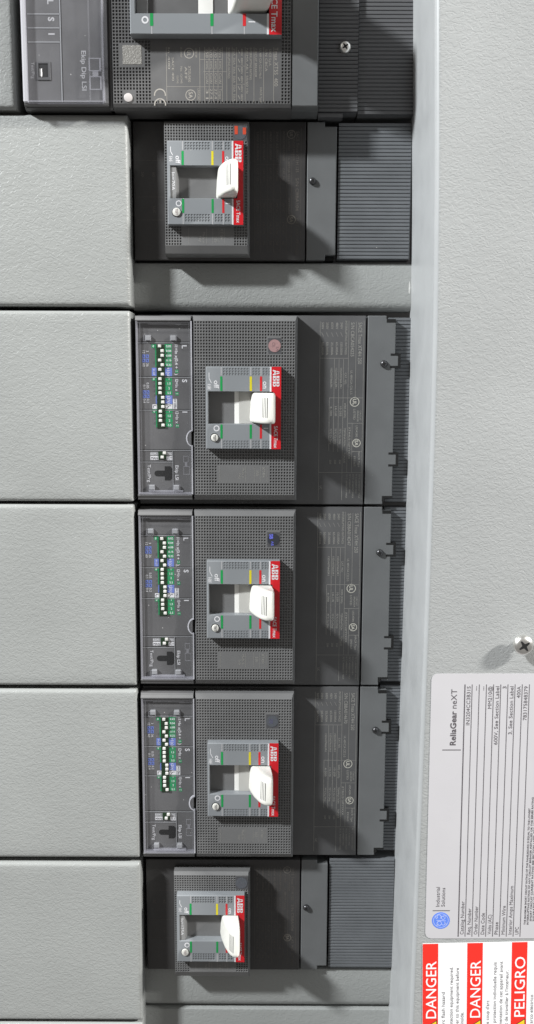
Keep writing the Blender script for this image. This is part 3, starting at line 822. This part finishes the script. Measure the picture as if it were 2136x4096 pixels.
    b.prism([(61.6, -.1), (71.0, -.1), (71.0, -2.4), (77.4, -2.4), (77.4, -69.2), (71.8, -69.2), (71.8, -71.8), (61.6, -71.8)], -14, 0)
    tc = b.build('terminal_cover', 'tcover', t)
    bv = tc.modifiers.new('edge', 'BEVEL'); bv.width = .0004; bv.segments = 2; bv.limit_method = 'ANGLE'
    screw(t, 64.6, -30.6, 0, 1.9, 'dsteel', 1.9, 40)
    b = MB(); b.box(72.2, 76.8, -69.3, -71.7, -14, -5); b.build('catch_slot', 'black', tc)
    b = MB(); ribs(b, 78.6, 117.6, -71.3, -.2, -1.6, 1.94, .45, .9, -14)
    b.box(117.6, 118.2, -71.3, -.2, -14, -2.3)
    b.build('ribbed_shield', 'rib', t)
    return t
mat_mark1 = mat('approval_print_dim', (.17, .155, .135), .5)
mat_mark1b = mat('approval_print_dimmer', (.06, .055, .05), .5)
sb = small_breaker('70A')
sb['label'] = 'upper small breaker with dark body and red foil sticker, just below the largest breaker'
sb.location = W(0, 101.3, 0)
s2 = copy_tree(sb)
s2['label'] = 'lower small breaker with dark body and plain grey sticker, above the bottom filler strip'
s2.location = W(.5, -320.6, 0)
tg = kids(kids(s2, 'rating_tag')[0], 'tag_print')[0]
m = MB(); m.text('In=125A', -9.0, -28.9, 1.7, -90, 15.2, 'l', length=10.5); tmp = m.build('tmp', 'pwhite'); tg.data = tmp.data; bpy.data.objects.remove(tmp)
sp = kids(kids(s2, 'front_plate')[0], 'sticker_print')[0]; bpy.data.objects.remove(sp)

# ================================================================== LARGEST BREAKER (top, cut by the frame)
def large_breaker():
    t = thing('circuit_breaker', 'largest black breaker at the top with printed ratings plate and clear cover on its left', 'circuit breaker', 0, 103, 0)
    # local y: 0 = lower edge of the body
    H = 140
    b = MB()
    b.loft([rrect(-86, 66.4, -.2, H, -45), rrect(-86, 66.4, 0, H, 0), rrect(-85.6, 66.0, 0, H, 12), rrect(-85.2, 65.7, .6, H, 15.2)], True, True)
    body = b.build('body', 'body4', t)
    b = MB(); b.loft([rrect(52.9, 66.5, -.3, H, 0), rrect(52.9, 66.45, .0, H, 12.8), rrect(52.9, 66.2, .9, H, 17.0), rrect(52.9, 65.7, 1.6, H, 17.6)], False, True)
    b.build('side_cover', 'tcover', t)
    # trip unit at the left
    b = MB()
    b.loft([rrect(-85.8, -41.6, -.1, H, 0), rrect(-85.6, -41.6, .2, H, 13), rrect(-85.4, -41.6, 1.6, H, 16.6), rrect(-85.2, -41.8, 2.6, H, 17.0)], True, True)
    b.box(-41.3, -39.7, 0, H, 0, 15.6, .4)
    tu = b.build('trip_unit', 'trip', t)
    z = 17.0
    X = lambda u: -85.39+(u*.3723-80)*.1268      # crop pixels -> mm
    Y = lambda v: 39.3-(v*.3575-100+2.5)*.120
    g = MB()
    for v in (125, 280, 438): g.sheet(X(280), X(632), Y(v+8), Y(v-4), z, .2)
    g.sheet(X(628), X(640), 3, H, z, .2)
    g.each('joint_line', 'edge', tu)
    g = MB(); g.line(X(646), 3, X(646), H, .3, z); g.each('joint_gap', 'black', tu)
    p = MB(); p.text('L', X(535), Y(-30), 3.0, -90, z, 'l', bold=.03); p.text('S', X(538), Y(160), 3.0, -90, z, 'l', bold=.04); p.text('I', X(538), Y(340), 3.0, -90, z, 'l', bold=.04)
    p.text('Ekip Dip LSI', X(880), Y(535), 2.4, -90, z, 'l', length=abs(Y(985)-Y(535)), bold=.015)
    p.text('Test/Prg', X(325), Y(665), 1.6, -90, z, 'l', length=abs(Y(850)-Y(665)))
    p.build('legend', 'pgrey', tu)
    q = MB(); q.frame((X(370), X(515), Y(870), Y(660)), (X(385), X(490), Y(838), Y(682)), z-.3, z+.5, .1); q.build('port_frame', 'body4', tu)
    q = MB(); q.sheet(X(385), X(490), Y(838), Y(682), z, .06); q.build('test_port', 'black', tu)
    q = MB(); q.box(X(398), X(422), Y(830), Y(740), z+.06, z+.5, .1); q.build('port_contact', 'steel', tu)
    # clear cover
    zc = 20
    c = MB(); c.box(-84.6, -43.4, 3.0, H, zc-.8, zc); cv = c.build('clear_cover', 'clear', t)
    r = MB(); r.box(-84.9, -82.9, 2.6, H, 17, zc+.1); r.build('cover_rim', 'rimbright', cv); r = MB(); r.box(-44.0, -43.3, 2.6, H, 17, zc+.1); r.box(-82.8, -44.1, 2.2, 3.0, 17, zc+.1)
    r.build('cover_rim', 'rim', cv)
    r = MB(); r.box(X(945), X(960), 3, H, zc-.02, zc+.12); r.box(X(1085), X(1098), 3, H, zc-.02, zc+.12); r.build('cover_fold', 'rimdim', cv)
    k = MB()
    for (a, b_, c_, d_) in ((945, 1075, 790, 640), (950, 1080, 1000, 845)):
        x0, x1, y0, y1 = X(a), X(b_), Y(c_), Y(d_); w = .5
        k.box(x0, x1, y0, y0+w, zc, zc+.5); k.box(x0, x1, y1-w, y1, zc, zc+.5); k.box(x0, x0+w, y0+w, y1-w, zc, zc+.5); k.box(x1-w*1.4, x1, y0+w, y1-w, zc, zc+.7)
    k.box(X(985), X(1045), Y(845), Y(790), zc, zc+.4)
    k.build('cover_catch', 'rim', cv)
    # dimpled front
    b = MB(); z = 18; X0, X1, Y0, Y1 = -39.4, 52.4, .6, H
    b.loft([rrect(X0-.2, X1+.2, -.6, Y1, 0), rrect(X0, X1, -.2, Y1, z-4.5), rrect(X0+.1, X1-.1, Y0, Y1, z-1), rrect(X0+.4, X1-.4, Y0+1.6, Y1, z)], False, False)
    b.dots(X0+.4, X1-.4, Y0+1.6, Y1, z, 1.62, 1.62, [(-29.0, 47.4, 33.4, H), (-20.0, 47.6, 3.6, 34), (-35.2, -23.6, 20.4, 31), (-34.8, -28.2, 2.2, 8.4)], .68, .8)
    fp = b.build('front_plate', 'plate5', t)
    q = MB(); q.sheet(-33.9, -24.2, 21.2, 30.4, z, .15); q.build('silver_foil_label', 'foil', fp)
    q = MB(); q.cyl(-31.4, 5.0, 2.2, z, z+.7, 24, .3); q.build('test_button', 'button', fp, True)
    p = MB()
    XX = lambda u: -39.7+((500+u*.5212)-443)*.1273
    YY = lambda v: 39.9-(v*.5212-97)*.1205
    for u in (315, 572, 609, 644, 678, 712, 746, 780, 822, 856, 922, 990, 1065, 1142): p.line(XX(u), YY(350), XX(u), YY(775), .2, z)
    for v, a, c_ in ((445, 572, 746), (538, 600, 780), (655, 315, 746), (635, 856, 922), (495, 856, 922)): p.line(XX(a), YY(v), XX(c_), YY(v), .16, z)
    T = lambda s_, u, v, h, e, **kk: p.text(s_, XX(u), YY(v), h, -90, z, 'l', length=abs(YY(e)-YY(v)), **kk)
    T('Tmax XT5S  400', 1162, 352, 1.9, 650)
    T('SACE S.p.A.', 1115, 365, 1.2, 495); T('S/N CBCA', 1085, 365, 1.2, 535); T('UL 489 CSA C22.2 No.5', 1040, 360, 1.1, 590); T('HACR Type', 1045, 660, 1.2, 775)
    T('CIRCUIT BREAKER', 1005, 360, 1.1, 580); T('INTERRUPTING RATING', 965, 355, 1.1, 600); T('NEMA AB-1 50/60 Hz', 938, 360, 1.0, 710)
    for v in (360, 430, 500, 570, 640, 710): T('480V', 897, v, 1.1, v+58); T('35kA', 838, v, 1.1, v+55); p.line(XX(868), YY(v+10), XX(880), YY(v+38), .3, z)
    T('INTERRUPTING RATINGS', 797, 355, 1.2, 590)
    for u, a, b_ in ((730, 'Wire', 'Torque'), (695, '2/0', '27.4'), (660, '3/0', '27.4'), (628, '250', '31')): T(a, u, 360, 1.3, 430); T('AWG', u, 455, 1.2, 520); T('Cu/Al', u, 550, 1.2, 630); T(b_, u, 670, 1.3, 750)
    T('CIRCUIT BREAKER', 430, 350, 1.0, 430); T('LISTED 489', 545, 360, 1.0, 430); T('XT5SU3400', 492, 495, 1.3, 620); T('AFF', 465, 500, 1.3, 600); T('No. 12/345', 430, 500, 1.0, 630); T('125/0/45', 400, 570, 1.0, 630)
    T('SACE 400', 365, 430, 1.1, 610); T('In 400', 335, 355, 1.1, 520); T('LR54280', 560, 670, 1.0, 760)
    p.ring(XX(490), YY(397), 2.2, 2.55, z); p.text('UL', XX(490), YY(397), 1.8, -90, z, 'c'); p.ring(XX(500), YY(720), 2.3, 2.7, z); p.text('SA', XX(500), YY(720), 2.0, -90, z, 'c', bold=.02)
    p.build('printed_table', mat_p5, fp)
    p = MB(); p.ring(XX(262)+2.0-2, YY(700)-1.2, 2.5, 3.1, z, 20, .06, -10, 190); p.ring(XX(262), YY(775)-1.2, 2.5, 3.1, z, 20, .06, -10, 190); p.line(XX(262), YY(775)-.6, XX(262), YY(775)+1.6, .5, z)
    p.build('conformity_mark', mat_p5, fp)
    # operating panel
    z = 24
    b = MB(); b.frame((-29.0, 47.2, 33.6, 110), (-26.4, 41.0, 43.6, 96), 8, z, .4)
    np_ = b.build('operating_panel', 'nose', t)
    r = MB(); r.sheet(40.6+.3, 47.25, 33.6, 110, z, .09); r.build('red_band', 'red', np_)
    r = MB(); r.sheet(39.8, 40.8, 33.7, 43.5, z, .07); r.each('white_line', 'pwhite', np_)
    for x, mt in ((-18.1, 'green'), (12.2, 'green'), (28.5, 'redmark')):
        MB().sheet(x-.8, x+.8, 37.6, 43.5, z, .06).build('position_mark', mt, np_)
    q = MB()
    for x in (-18.1, 12.2, 28.5): q.line(x, 33.8, x, 37.3, .6, z)
    q.each('position_tick', 'pgrey', np_)
    q = MB(); q.ring(-21.4, 40.4, 1.0, 1.8, z); q.line(30.6, 39.6, 34, 39.6, .6, z); q.text('SACE Tmax', 43.6, 34.8+20.5, 3.0, -90, z+.09, 'l', length=20.5, bold=.015)
    q.build('legend', 'pwhite', np_)
    w = MB(); w.box(-28, 42.5, 42, 98, 4, 7); w.build('window_recess', 'black', t)
    a = MB(); arc_strip(a, 6, -22, 40, -18, 30, 43.7, 95.9, 16); a.build('cradle', 'white', t, True)
    a = MB(); a.box(-26.3, -20.5, 43.7, 95.9, 8, 20, .3); a.build('cradle_wall', 'edge', t)
    a = MB(); arc_strip(a, 6, -22, 41.0, 5, 12.4, 43.7, 95.9, 8); arc_strip(a, 6, -22, 41.0, 20, 33, 43.7, 95.9, 8); a.build('slider', 'cradle', t, True)
    h = MB(); h.loft([rrect(18, 38, 45.0, 82, 12, 1), rrect(22, 41, 45.0, 84, 24, 2), rrect(27, 46, 49.5, 84, 46, 3), rrect(31, 46, 51.0, 80, 54, 3), rrect(34, 45, 53, 76, 56, 2)], True, True)
    h.build('toggle_handle', 'white', t, True)
    # terminal shields
    b = MB(); ribs(b, 67.0, 87.6, 1.5, H, 6, 1.98, .5, .9, -20); b.box(67, 80, -.8, 1.2, -20, 5.2)
    b.build('ribbed_shield', 'rib5', t)
    b = MB(); ribs(b, 88.0, 119.5, .9, H, 3.5, 1.98, .45, .9, -20); b.build('ribbed_shield', 'rib5', t)
    screw(t, 80.6, 33.6, 6, 3.1, 'steel', 2.2, 35)
    return t
mat_p5 = mat('print_worn_grey', (.34, .32, .29), .5)
large_breaker()

# ================================================================== LABELS ON THE TRIM
Z = 0
t = thing('nameplate_label', 'pale lavender rating label with a blue round emblem and ruled lines, above the danger label', 'label', 124.2, -182.0, 68.05)
t.rotation_euler = (0, -math.radians(.3), 0)
m = MB(); m.box(0, 74, -144.9, 0, 0, .18, 0, 3.2); lb = m.build('label_sheet', 'paper', t)
# frame: u to the right, y down; text runs upwards
z = .18
m = MB()
L0 = [(17.0, 21.0, 24.6, 28.3, 31.9, 35.4, 39.0, 42.6, 46.2, 49.9)]
rows = [17.0+3.62*i for i in range(10)]
for i, x in enumerate(rows[:10]): m.line(x, -5.6, x+.35, -143.8, .32 if i else .5, z)
m.line(6.4, -40.4, 15.8, -40.4, .45, z); m.line(3.6, -129.0, 12.6, -129.0, .42, z)
m.each('rule', 'ink', lb)
m = MB()
names = ['Catalog Number', 'Req. Number', 'Order Number', 'Date Code', 'Volts (AC)', 'Phase', 'Minimum Wire', 'Interior Amps Maximum', 'UPC']
vals = ['IN3204CC3B31S', '---', '---', 'MM210@', '600V, See Section Label', '3', '3, See Section Label', '400A', '783175848379']
lens = [18.8, 14.8, 16.0, 12.2, 11.2, 7.0, 16.2, 27.4, 4.2]
vl = [20.5, 2.2, 2.2, 11.8, 31, 1.3, 25.5, 6.2, 18]
mv = MB()
for i in range(9):
    x = rows[i]+1.95
    m.text(names[i], x+.25, -142.5, 1.85, 90, z, 'l', length=lens[i])
    mv.text(vals[i], x, -6.6, 1.85, 90, z, 'r', length=vl[i])
m.build('field_names', 'ink', lb); mv.build('field_values', 'ink', lb); m = MB()
m.text('ReliaGear', 11.6, -37.9, 2.9, 90, z, 'l', length=18.2, bold=.022)
m.text('neXT', 11.6, -18.3, 2.9, 90, z, 'l', length=10.2); m.build('heading', 'ink', lb); m = MB()
m.text('Industrial', 6.1, -126.7, 1.9, 90, z, 'l', length=11); m.text('Solutions', 8.9, -126.7, 1.9, 90, z, 'l', length=10.6); m.build('division_name', 'ink', lb); m = MB()
for i, (a, b) in enumerate(((143, 76), (143, 70), (141, 66), (141, 72))):
    m.text(['THE MAXIMUM SHORT CIRCUIT RATING OF THE PANELBOARD IS EQUAL TO THE LOWEST', 'INTERRUPTING RATING OF ANY CIRCUIT BREAKER INSTALLED OR THE SERIES RATING', 'SHORT CIRCUIT CURRENT RATING SEE SECTION LABEL FOR SERIES RATED DEVICES', 'SUITABLE FOR USE ON A CIRCUIT CAPABLE OF DELIVERING RMS SYMMETRICAL AMPERES'][i],
           52.2+1.5*i, -(a-6), .9, 90, z, 'l', length=a-b-2, bold=.02)
m.build('printed_text', 'ink', lb)
m = MB(); m.cyl(8.0, -134.6, 4.7, z-.05, z+.05, 40); m.build('round_emblem', 'geblue', lb)
m = MB(); m.ring(8.0, -134.6, 3.75, 4.0, z+.03, 40)
m.ring(7.0, -132.4, .9, 1.25, z+.03, 18, .06, -60, 230); m.ring(7.2, -136.2, 1.0, 1.35, z+.03, 18, .06, 30, 330); m.ring(9.2, -133.0, .8, 1.1, z+.03, 18, .06, 90, 400)
m.ring(9.3, -136.2, .8, 1.1, z+.03, 18, .06, 150, 420); m.line(5.6, -134.4, 10.6, -134.8, .3, z+.03)
for k in range(4):
    a = 90*k+20; m.ring(8.0+2.9*math.cos(math.radians(a+30)), -134.6+2.9*math.sin(math.radians(a+30)), .5, .75, z+.03, 14, .06, a, a+200)
m.build('emblem_mark', 'gelight', lb)

t = thing('danger_label', 'white warning label with three red DANGER and PELIGRO bands below the rating label', 'label', 123.7, -329.9, 68.05)
t.rotation_euler = (0, -math.radians(1.5), 0)
m = MB(); m.box(0, 74, -110, 0, 0, .18); lb = m.build('label_sheet', 'dpaper', t)
for i, w in enumerate(('DANGER', 'DANGER', 'PELIGRO')):
    x0 = .05+23.55*i
    m = MB(); m.sheet(x0, x0+8.2, -109.9, -.1, z, .05); m.build('red_band', 'dred', lb)
    m = MB(); m.text(w, x0+4.4, -43.3, 5.5, 90, z+.05, 'l', length=33.2 if i < 2 else 34.8, bold=.004)
    m.build('band_word', 'dpaper', lb)
    m = MB(); m.prism([(x0+.5, -49.2), (x0+7.7, -44.3), (x0+7.7, -54.1)], z+.04, z+.12); wt = m.build('warning_triangle', 'pblack', lb)
    m = MB(); m.prism([(x0+1.2, -49.2), (x0+7.3, -45.0), (x0+7.3, -53.4)], z+.1, z+.16); m.build('warning_triangle', 'dyel', lb)
m = MB()
def up(s_, x, top, h=1.75, k=None):
    # the line ends (right end) at distance top from the upper edge
    m.text(s_, x, -top, h, 90, z+.0, 'r', length=k)
up('arc flash hazard', 11.0, 28.2, 1.75, 20); up('protection equipment required.', 15.2, 13.6, 1.75, 36.5)
up('power to this equipment before', 18.4, 14.2, 1.75, 37.5); up('inside.', 21.0, 40, 1.75, 7)
m.build('printed_text', 'ink', lb); m = MB()
up('de coup d\'arc', 34.6, 33.5, 1.75, 15); up('équipement de protection individuelle requis', 38.3, 11.4, 1.75, 54)
up('l\'alimentation de cet appareil avant', 41.6, 11.0, 1.75, 41); up('avant de travailler à l\'interieur.', 44.7, 16.2, 1.75, 37)
m.build('printed_text', 'ink', lb); m = MB()
up('de arco eléctrico', 58.0, 30.6, 1.75, 20.5); up('de protección personal', 61.6, 22, 1.75, 28)
m.build('printed_text', 'ink', lb)

# ================================================================== CAMERA (fitted to the photograph)
D, cx, cy, pitch, yaw, roll, f = 515.102, 41.5045, -35.0823, .1437, -.0017, -.0033, 3667.92
Ry = Matrix(((math.cos(yaw), 0, math.sin(yaw)), (0, 1, 0), (-math.sin(yaw), 0, math.cos(yaw))))
Rp = Matrix(((1, 0, 0), (0, math.cos(pitch), -math.sin(pitch)), (0, math.sin(pitch), math.cos(pitch))))
Rr = Matrix(((math.cos(roll), -math.sin(roll), 0), (math.sin(roll), math.cos(roll), 0), (0, 0, 1)))
R = Rr @ Rp @ Ry
wm = Matrix(((1, 0, 0), (0, 0, -1), (0, 1, 0)))      # panel frame -> world axes
R3 = wm @ R.transposed()
cam = bpy.data.cameras.new('camera'); co = bpy.data.objects.new('camera', cam); COL.objects.link(co)
co.matrix_world = Matrix.Translation(Vector(W(cx, cy, D))) @ R3.to_4x4()
cam.sensor_fit = 'VERTICAL'; cam.sensor_height = 36; cam.sensor_width = 36; cam.lens = f/4096*36
cam.clip_start = .01; cam.clip_end = 50
scene.camera = co

# ================================================================== LIGHT: two ceiling fittings and the dim room
def area(name, d, dist, sx, sy, power, col):
    l = bpy.data.lights.new(name, 'AREA'); l.shape = 'RECTANGLE'; l.size = sx; l.size_y = sy; l.energy = power; l.color = col
    o = bpy.data.objects.new(name, l); COL.objects.link(o)
    v = Vector(W(*d)).normalized()*dist; tgt = Vector(W(30, -100, 0))
    o.location = tgt+v
    o.rotation_euler = (-v).to_track_quat('-Z', 'Y').to_euler()
    return o
area('ceiling_light_left', (-1.6, 1.35, 1.0), 2.6, .21, .14, 118, (.965, .99, 1.0))
area('ceiling_light_right', (2.2, 1.35, 1.0), 2.4, .21, .14, 100, (1, .985, .95))
wd = bpy.data.worlds.new('World'); scene.world = wd; wd.use_nodes = True
bg = wd.node_tree.nodes['Background']; bg.inputs['Color'].default_value = (1, .965, .92, 1); bg.inputs['Strength'].default_value = .22

scene.render.engine = 'CYCLES'
scene.view_settings.view_transform = 'Standard'; scene.view_settings.look = 'None'
scene.view_settings.exposure = 0; scene.view_settings.gamma = 1
scene.cycles.transparent_max_bounces = 16
